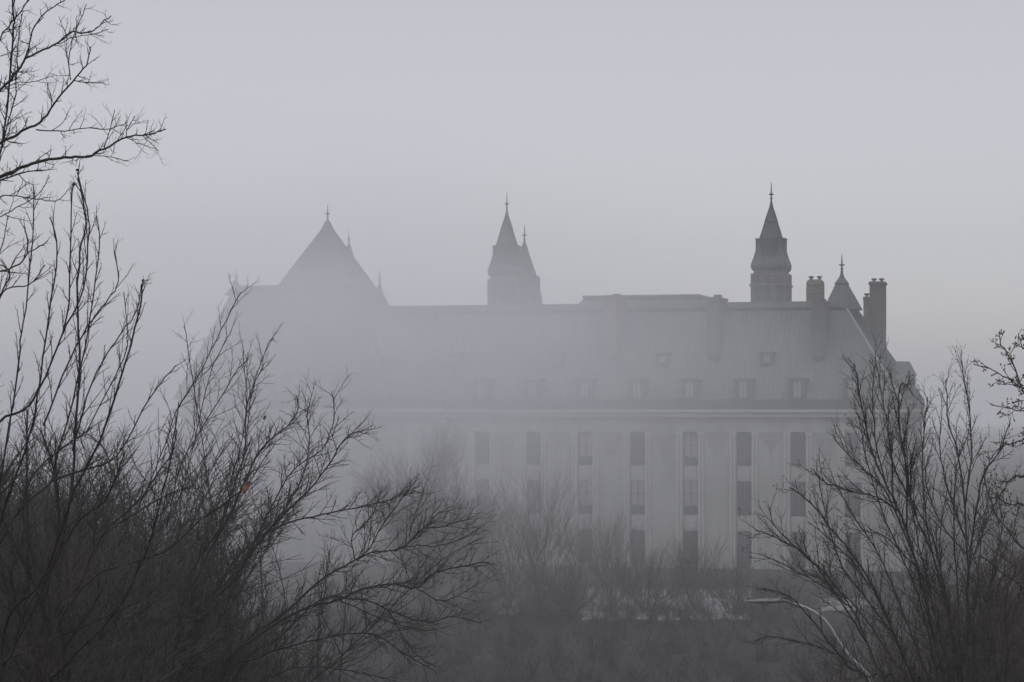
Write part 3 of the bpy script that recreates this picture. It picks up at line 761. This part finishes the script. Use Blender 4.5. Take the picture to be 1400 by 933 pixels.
# --- small bare trees near the building, deep in the fog
def fan_tree(name, label, px, Y, top, halfw, seed, n=9, dens=1.0, trunk=.15, group=None, mats=('bark_grey', 'twig'), lv=None, r0=None, base=None):
    x = (px - CX) / F * Y; z0 = ground_z(x, Y) - .1
    H = CZ + (HY - top) / F * Y - z0; Wd = halfw / F * Y
    k = F / Y
    t = Plant(Y, seed, lv or [(H * k / 20 / dens, H * k * .30, 22, 1.0, .07, .05), (H * k / 30 / dens, H * k * .13, 28, .75, .1, .06), (H * k / 44 / dens, H * k * .055, 32, .55, .1, .06)], *mats)
    r = random.Random(seed); root = Vector((x, Y, z0))
    for i in range(n):
        a = 2 * math.pi * (i + r.random() * .6) / n; q = math.sqrt((i + .5) / n)
        hx = math.cos(a) * Wd * q; hy = math.sin(a) * Wd * q
        h = H * (1 - .38 * q * q) * r.uniform(.86, 1.0) * .93
        th = H * trunk
        P = [root, root + Vector((hx * .06, hy * .06, th)), root + Vector((hx * .45, hy * .45, th + (h - th) * .42)), root + Vector((hx * .85, hy * .85, th + (h - th) * .8)), root + Vector((hx, hy, h))]
        P = [P[0]] + [p + Vector((r.gauss(0, .035 * H), r.gauss(0, .035 * H), r.gauss(0, .02 * H))) for p in P[1:]]
        pts = crom(P, 5); N = len(pts); rr = r0 or H * .007
        rad = [rr * (1 - .85 * j / (N - 1)) + .004 for j in range(N)]
        t.limb.tube(pts, rad, 5); t.spawn(pts, rad, 0, .2)
    return t.finish(name, label, 'tree' if 'tree' in name else 'shrub', root, group, kid=('trunk', 'crown') if 'tree' in name else ('stem', 'twigs'))
fan_tree('round_tree', 'large round-crowned bare tree dim in the fog before the left of the front', 582, 192, 588, 100, 81, 44, 1.5, .16, r0=.06)
LB = lambda H: [(H * 2.2, H * 18, 22, .55, .08, .05), (H * 1.5, H * 8, 28, .45, .1, .06), (H * 1.0, H * 3.4, 32, .36, .1, .06)]
for (nm, lb, px, Y, top, hw_, sd, n_, q_) in (
    ('slender_tree', 'tallest slender bare tree standing before the facade, left of the snow', 738, 190, 682, 40, 82, 12, .12),
    ('young_tree', 'small bare tree at the left tip of the snow, left of the slender tree', 694, 192, 722, 40, 88, 11, .1),
    ('young_tree', 'bare young tree at the left end of the large snow patch', 838, 193, 734, 38, 83, 12, .08),
    ('young_tree', 'slight leaning bare tree in the gap right of the slender tree', 792, 198, 716, 30, 89, 8, .12),
    ('spreading_shrub', 'wide bare shrub before the middle of the snow patch', 884, 189, 772, 52, 84, 13, .02),
    ('spreading_shrub', 'bare shrub with a pointed top below the gap between two windows, on the snow', 950, 191, 752, 38, 85, 12, .03),
    ('spreading_shrub', 'low bare shrub near the right end of the snow, by the lamp tip', 1004, 187, 784, 42, 86, 12, .02),
    ('spreading_shrub', 'low bare shrub at the foot of the slender tree, on its right', 775, 187, 784, 48, 87, 13, .02),
    ('young_tree', 'dim bare tree just left of the small snow scrap, beside the arching shrub', 648, 196, 716, 40, 90, 11, .1)):
    H_ = CZ + (HY - top) / F * Y
    fan_tree(nm, lb, px, Y, top, hw_, sd, n_, 1, q_, lv=LB(H_), r0=.05)

# --- shrubs of the left thicket that one can tell apart by their tops, at growing distances
L3 = lambda d: [(9 / d, 70, 30, 1.2, .09, .05), (8 / d, 28, 36, .8, .12, .05), (7 / d, 10, 40, .6, .1, .05)]
for (nm, lb, px, Y, top, hw_, sd) in (
    ('bushy_shrub', 'dense twiggy bush filling the gap below the tall shoots, left edge', 55, 30, 470, 120, 91),
    ('bushy_shrub', 'dense twiggy bush topped with fine twigs, left of the faint roof slope', 150, 48, 520, 120, 92),
    ('bushy_shrub', 'dense rounded bush below the left hip of the far roof', 262, 58, 530, 90, 93),
    ('bushy_shrub', 'dense bush behind the orange leaf', 350, 66, 585, 80, 94),
    ('bushy_shrub', 'dense bush behind the foot of the arching shrub', 440, 60, 660, 90, 95)):
    fan_tree(nm, lb, px, Y, top, hw_, sd, 12, 1, .03, None, ('bark', 'twig'), L3(1.0), .03)
for (nm, lb, px, Y, top, hw_, sd) in (
    ('bushy_shrub', 'dense brown bush at the foot of the upright tree, lower right corner', 1350, 50, 690, 110, 101),
    ('bushy_shrub', 'dense brown bush behind the curve of the lamp arm', 1190, 70, 770, 110, 102)):
    fan_tree(nm, lb, px, Y, top, hw_, sd, 12, 1, .03, None, ('bark_red', 'twig_red'), L3(1.0), .03)

# --- tangled undergrowth (nobody could count it)
import numpy as np
def bush_arrays(seed, h=3.4):
    r = random.Random(seed); mb = MB()
    for s_ in range(13):
        a = r.uniform(0, 6.28); sp = r.uniform(.1, .75)
        d = Vector((math.cos(a) * sp, math.sin(a) * sp, 1)).normalized(); p = Vector((r.gauss(0, .25), r.gauss(0, .25), -.2)); l = h * r.uniform(.6, 1.05)
        pts = [p.copy()]; 
        for i in range(8):
            d = (d + Vector((r.gauss(0, .1), r.gauss(0, .1), r.gauss(0, .06)))).normalized(); p = p + d * l / 8; pts.append(p.copy())
        mb.tube(pts, [.012 * (1 - .75 * i / 8) for i in range(9)], 4)
        for q in range(42):
            i = r.randint(1, 7); b0 = pts[i].lerp(pts[i + 1], r.random()); aa = r.uniform(0, 6.28)
            dd = (d * .8 + Vector((math.cos(aa), math.sin(aa), r.uniform(-.2, .7))) * r.uniform(.5, 1)).normalized(); ll = r.uniform(.3, 1.0)
            pp = [b0.copy()]; x = b0.copy()
            for j in range(4):
                dd = (dd + Vector((r.gauss(0, .16), r.gauss(0, .16), r.gauss(0, .12) + .04))).normalized(); x = x + dd * ll / 4; pp.append(x.copy())
            mb.tube(pp, [.0048, .0044, .004, .0036, .0025], 3)
            for w_ in range(3):
                j = r.randint(1, 3); ee = (dd + Vector((r.gauss(0, .6), r.gauss(0, .6), r.gauss(0, .5)))).normalized()
                mb.tube([pp[j], pp[j] + ee * r.uniform(.08, .3)], [.0034, .0022], 3)
    fl = np.array([i for f in mb.f for i in f], dtype=np.int32); ft = np.array([len(f) for f in mb.f], dtype=np.int32)
    return np.array(mb.v, dtype=np.float32), fl, ft
BUSH = [bush_arrays(s_) for s_ in (1, 2, 3, 4)]
def far_bush(seed):
    r = random.Random(seed); mb = MB()
    for s_ in range(7):
        a = r.uniform(0, 6.28); sp = r.uniform(.1, .9); d = Vector((math.cos(a) * sp, math.sin(a) * sp, 1)).normalized(); p = Vector((r.gauss(0, .5), r.gauss(0, .5), -.1)); l = 3.2 * r.uniform(.5, 1.05); pts = [p.copy()]
        for i in range(4):
            d = (d + Vector((r.gauss(0, .16), r.gauss(0, .16), r.gauss(0, .08)))).normalized(); p = p + d * l / 4; pts.append(p.copy())
        mb.tube(pts, [.022, .018, .015, .012, .008], 3)
        for q in range(16):
            i = r.randint(0, 3); b0 = pts[i].lerp(pts[i + 1], r.random()); aa = r.uniform(0, 6.28)
            dd = (d * .7 + Vector((math.cos(aa), math.sin(aa), r.uniform(-.1, .7))) * r.uniform(.5, 1)).normalized(); ll = r.uniform(.4, 1.3); m1 = b0 + dd * ll * .5; dd = (dd + Vector((r.gauss(0, .25), r.gauss(0, .25), .1))).normalized()
            mb.tube([b0, m1, m1 + dd * ll * .5], [.012, .009, .005], 3)
    fl = np.array([i for f in mb.f for i in f], dtype=np.int32); ft = np.array([len(f) for f in mb.f], dtype=np.int32)
    return np.array(mb.v, dtype=np.float32), fl, ft
FAR = [far_bush(s_) for s_ in range(11, 19)]
def undergrowth(name, label_kind, spots, m, seed, kinds=None):
    kinds = kinds or BUSH; r = random.Random(seed); V = []; FL = []; FT = []; b = 0
    for (x, y, s_) in spots:
        v, fl, ft = kinds[r.randrange(len(kinds))]; a = r.uniform(0, 6.28); ca, sa = math.cos(a), math.sin(a)
        q = np.empty_like(v); q[:, 0] = (v[:, 0] * ca - v[:, 1] * sa) * s_ + x; q[:, 1] = (v[:, 0] * sa + v[:, 1] * ca) * s_ + y; q[:, 2] = v[:, 2] * s_ * r.uniform(.8, 1.15) + ground_z(x, y)
        V.append(q); FL.append(fl + b); FT.append(ft); b += len(v)
    V = np.concatenate(V); FL = np.concatenate(FL); FT = np.concatenate(FT)
    me = bpy.data.meshes.new(name); me.vertices.add(len(V)); me.vertices.foreach_set('co', V.ravel())
    me.loops.add(len(FL)); me.loops.foreach_set('vertex_index', FL)
    st_ = np.concatenate(([0], np.cumsum(FT)[:-1])).astype(np.int32)
    me.polygons.add(len(FT)); me.polygons.foreach_set('loop_start', st_)
    me.polygons.foreach_set('use_smooth', np.ones(len(FT), dtype=bool))
    me.update(calc_edges=True); me.materials.append(M[m])
    return tag(link(name, me), label_kind, 'undergrowth', kind='stuff')
r = random.Random(77); sp = []
def scatter(px0, px1, Y0, Y1, n, topf, s0, s1):
    """bushes whose tops stay under the row topf(px)"""
    out = []; tries = 0
    while len(out) < n and tries < n * 40:
        tries += 1
        y = r.uniform(Y0, Y1); px = r.uniform(px0, px1); x = (px - CX) / F * y; s_ = r.uniform(s0, s1)
        row = HY - (ground_z(x, y) + 3.1 * s_ - CZ) / y * F
        e_ = s_ * 1.5 * F / y
        if row > topf(px) and px - e_ > px0 - 140 and px + e_ < px1 + 140: out.append((x, y, s_))
    return out
r.seed(5)
def row(p0, p1, y0, y1, s0, s1, n): return [((p - CX) / F * y, y, q) for p, y, q in ((r.uniform(p0, p1), r.uniform(y0, y1), r.uniform(s0, s1)) for _ in range(n))]
sp = row(540, 1150, 118, 172, .3, .62, 420) + row(640, 1080, 174, 194, .3, .8, 150) + row(640, 1090, 198, 211, .6, 1.25, 60)
undergrowth('undergrowth', 'low misty brush over the dark lawn at the bottom centre', sp, 'twig', 3, FAR)
r.seed(78)
sp = scatter(-260, 330, 30, 92, 130, lambda p: 610 + max(0, p - 230) * .5, .6, 2.3) + scatter(180, 480, 45, 110, 60, lambda p: 660 + max(0, p - 330) * 1.0, .6, 1.9)
undergrowth('undergrowth', 'tangled dark undergrowth filling the lower left', sp, 'twig', 1)
sp = scatter(1140, 1640, 45, 112, 95, lambda p: 850 - max(0, p - 1120) * .45, .6, 1.9)
undergrowth('undergrowth', 'tangled reddish undergrowth filling the lower right corner', sp, 'twig_red', 2)

# --- street lamp
Y = 80.0
L_ = empty('street_lamp', gpt(1196, Y, 0)); base = Vector(L_.location)
tag(L_, 'grey street lamp with a long curved arm among the right-hand trees', 'street lamp')
k = Y / F
def lp(px, py, dy=0): return at(px, py, Y + dy) - base
pts = [Vector((0, 0, -.1)), Vector((0, 0, 2.5)), Vector((0, 0, 5)), Vector((0, 0, (lp(1196, 960)).z)), lp(1190, 930), lp(1172, 908)]
m = MB(); m.tube(crom(pts, 5), [.11 - .035 * i / 25 for i in range(26)], 10); m.lathe(0, 0, [(-.1, .22), (.3, .22), (.35, .14), (.5, .13)], 10); m.build('pole', M['steel'], L_, smooth=True)
m = MB(); m.tube(crom([lp(1172, 908), lp(1158, 893, 0), lp(1146, 876), lp(1134, 856), lp(1120, 841.5), lp(1104, 832), lp(1086, 825.5), lp(1070, 821)], 5), [.05 - .012 * i / 35 for i in range(36)], 8); m.build('arm', M['steel'], L_, smooth=True)
h = MB(); p0, p1 = lp(1076, 822), lp(1016, 823)
ax = (p1 - p0); 
rings = [(0, .05, .05), (.06, .1, .075), (.25, .19, .1), (.55, .21, .1), (.8, .16, .07), (.97, .06, .03), (1, .02, .012)]
vs = []; n = 10
for (t_, wy, wz) in rings:
    c0 = p0 + ax * t_
    for j in range(n):
        a_ = 2 * math.pi * j / n; zz_ = math.sin(a_); vs.append((c0.x, c0.y + wy * math.cos(a_), c0.z + wz * (zz_ if zz_ > 0 else zz_ * .55)))
fs = [(i * n + j, i * n + (j + 1) % n, (i + 1) * n + (j + 1) % n, (i + 1) * n + j) for i in range(len(rings) - 1) for j in range(n)] + [tuple(range(n))[::-1], tuple(range((len(rings) - 1) * n, len(rings) * n))]
h.add(vs, fs); hd = h.build('lamp_head', M['steel_dark'], L_, smooth=True)
m = MB(); c0 = p0 + ax * .5; m.lathe(c0.x, c0.y, [(c0.z - .14, .05), (c0.z - .1, .15), (c0.z - .04, .17)], 10); m.build('lens', M['lens'], hd)
m = MB(); c0 = lp(1066, 818.5); m.lathe(c0.x, c0.y, [(c0.z - .1, .05), (c0.z - .02, .05), (c0.z + .06, .035)], 8); m.build('photocell', M['steel'], hd)

# --- old snow lying on the lawn before the building
def snow(px0, px1, Y0, Y1, seed, label=None):
    rr = random.Random(seed); nu, nv = 46, 12; mb = MB(); cx = []
    for j in range(nv + 1):
        Yj = Y0 + (Y1 - Y0) * j / nv
        e0 = px0 + 20 * noise.noise(Vector((j * .9, seed, 0))); e1 = px1 + 20 * noise.noise(Vector((j * .9, seed, 9)))
        for i in range(nu + 1):
            p = e0 + (e1 - e0) * i / nu; y = Yj + 3 * noise.noise(Vector((i * .3, j * .2, seed)))
            x = (p - CX) / F * y; edge = min(i, nu - i, j * 2, (nv - j) * 2, 4) / 4
            mb.v.append((x, y, ground_z(x, y) + .02 + (.10 + .05 * noise.noise(Vector((x * .6, y * .6, 1)))) * edge - .06 * (edge == 0)))
    for j in range(nv):
        for i in range(nu): a_ = j * (nu + 1) + i; mb.f.append((a_, a_ + 1, a_ + nu + 2, a_ + nu + 1)); mb.m.append(0)
    return tag(mb.build('snow', M['snow'], smooth=True), label, 'snow', kind='structure')
snow(794, 1030, 183, 216, 2, 'largest strip of old snow, behind the bare shrubs'); snow(676, 708, 188, 204, 5, 'small scrap of old snow left of the slender tree'); snow(1118, 1180, 192, 204, 8, 'scrap of old snow behind the branches right of the lamp')


# ------------------------------------------------------------------ air
FOGC = (.969, .968, .996)
def volume(name, dens, col=FOGC, aniso=.1):
    m = bpy.data.materials.new(name); m.use_nodes = True; nt = m.node_tree; nt.nodes.clear()
    out = nt.nodes.new('ShaderNodeOutputMaterial'); v = nt.nodes.new('ShaderNodeVolumePrincipled')
    v.inputs['Density'].default_value = dens; v.inputs['Color'].default_value = (*col, 1); v.inputs['Anisotropy'].default_value = aniso
    nt.links.new(v.outputs['Volume'], out.inputs['Volume']); m.cycles.homogeneous_volume = True if hasattr(m.cycles, 'homogeneous_volume') else None
    return m
hz = MB(); hz.box(-1320, 1320, -60, 2420, -12, 40)
tag(hz.build('haze', volume('haze', HAZE_D := .00095)), 'thin even haze filling the whole view', 'haze', kind='stuff')
def bank(px, py, Y, rx, ry, rz, dens, wisp, label):
    """a drifting bank of thicker fog: an ellipsoid thinning out towards its rim"""
    m = bpy.data.materials.new('fog'); m.use_nodes = True; nt = m.node_tree; nt.nodes.clear(); N = nt.nodes.new; L = nt.links.new
    out = N('ShaderNodeOutputMaterial'); v = N('ShaderNodeVolumePrincipled'); tc = N('ShaderNodeTexCoord')
    ln = N('ShaderNodeVectorMath'); ln.operation = 'DOT_PRODUCT'; L(tc.outputs['Object'], ln.inputs[0]); L(tc.outputs['Object'], ln.inputs[1])
    a = N('ShaderNodeMath'); a.operation = 'SUBTRACT'; a.use_clamp = True; a.inputs[0].default_value = 1; L(ln.outputs['Value'], a.inputs[1])
    b = N('ShaderNodeMath'); b.operation = 'POWER'; b.inputs[1].default_value = 2; L(a.outputs[0], b.inputs[0])
    nz = N('ShaderNodeTexNoise'); nz.inputs['Scale'].default_value = 2.2; nz.inputs['Detail'].default_value = 2; L(tc.outputs['Object'], nz.inputs['Vector'])
    mr = N('ShaderNodeMapRange'); mr.inputs['From Min'].default_value = .3; mr.inputs['From Max'].default_value = .7; mr.inputs['To Min'].default_value = dens * (1 - wisp); mr.inputs['To Max'].default_value = dens * (1 + wisp); L(nz.outputs['Fac'], mr.inputs['Value'])
    c = N('ShaderNodeMath'); c.operation = 'MULTIPLY'; L(b.outputs[0], c.inputs[0]); L(mr.outputs['Result'], c.inputs[1])
    L(c.outputs[0], v.inputs['Density']); v.inputs['Color'].default_value = (*FOGC, 1); v.inputs['Anisotropy'].default_value = .1
    L(v.outputs['Volume'], out.inputs['Volume'])
    mb = MB(); mb.lathe(0, 0, [(-math.cos(math.pi * i / 16), max(math.sin(math.pi * i / 16), .01)) for i in range(17)], 32)
    o = mb.build('fog_bank', m, None, at(px, py, Y)); o.scale = (rx, ry, rz)
    return tag(o, label, 'fog', kind='stuff')
bank(300, 490, 192, 54, 24, 24, .040, .7, 'dense pale fog bank swallowing the left end of the courthouse')
bank(570, 560, 188, 58, 22, 22, .023, .65, 'thinner fog drifting before the middle of the courthouse front')

# ------------------------------------------------------------------ light
w = bpy.data.worlds.new("World"); S.world = w; w.use_nodes = True; nt = w.node_tree
bg = nt.nodes['Background']; sky = nt.nodes.new('ShaderNodeTexSky'); sky.sky_type = 'NISHITA'; sky.sun_disc = False
EL = R(74); sky.sun_elevation = EL; sky.sun_rotation = R(180); sky.dust_density = 1; sky.air_density = 1; sky.ozone_density = 1
hs = nt.nodes.new('ShaderNodeHueSaturation'); hs.inputs['Saturation'].default_value = .17
nt.links.new(sky.outputs[0], hs.inputs['Color']); tn = nt.nodes.new('ShaderNodeMix'); tn.data_type = 'RGBA'; tn.blend_type = 'MULTIPLY'; tn.inputs[0].default_value = 1; tn.inputs[7].default_value = (1, .983, 1.03, 1)
nt.links.new(hs.outputs[0], tn.inputs[6]); nt.links.new(tn.outputs[2], bg.inputs[0]); bg.inputs[1].default_value = .088
sl = bpy.data.lights.new('sun', 'SUN'); sl.energy = 1.4; sl.angle = R(60); sl.color = (.975, .985, 1)
so = bpy.data.objects.new('sun', sl); COL.objects.link(so)
so.rotation_euler = Vector((0, math.cos(EL), -math.sin(EL))).to_track_quat('-Z', 'Y').to_euler()

# ------------------------------------------------------------------ camera
cd = bpy.data.cameras.new('camera'); cam = bpy.data.objects.new('camera', cd); COL.objects.link(cam)
cam.location = (0, 0, CZ); cam.rotation_euler = (R(90), 0, 0)
cd.sensor_width = 36; cd.lens = 36 * F / 1400; cd.shift_y = (HY - 466.5) / 1400; cd.clip_end = 6000; cd.clip_start = .1
S.camera = cam

vs_ = S.view_settings; vs_.view_transform = 'Standard'; vs_.look = 'None'; vs_.gamma = 1; vs_.exposure = .37
S.render.engine = 'CYCLES'
cy = S.cycles
cy.use_denoising = True
try: cy.denoiser = 'OPENIMAGEDENOISE'
except Exception: pass
cy.max_bounces = 8; cy.diffuse_bounces = 2; cy.glossy_bounces = 2; cy.volume_bounces = 7; cy.transparent_max_bounces = 32
cy.volume_step_rate = 4
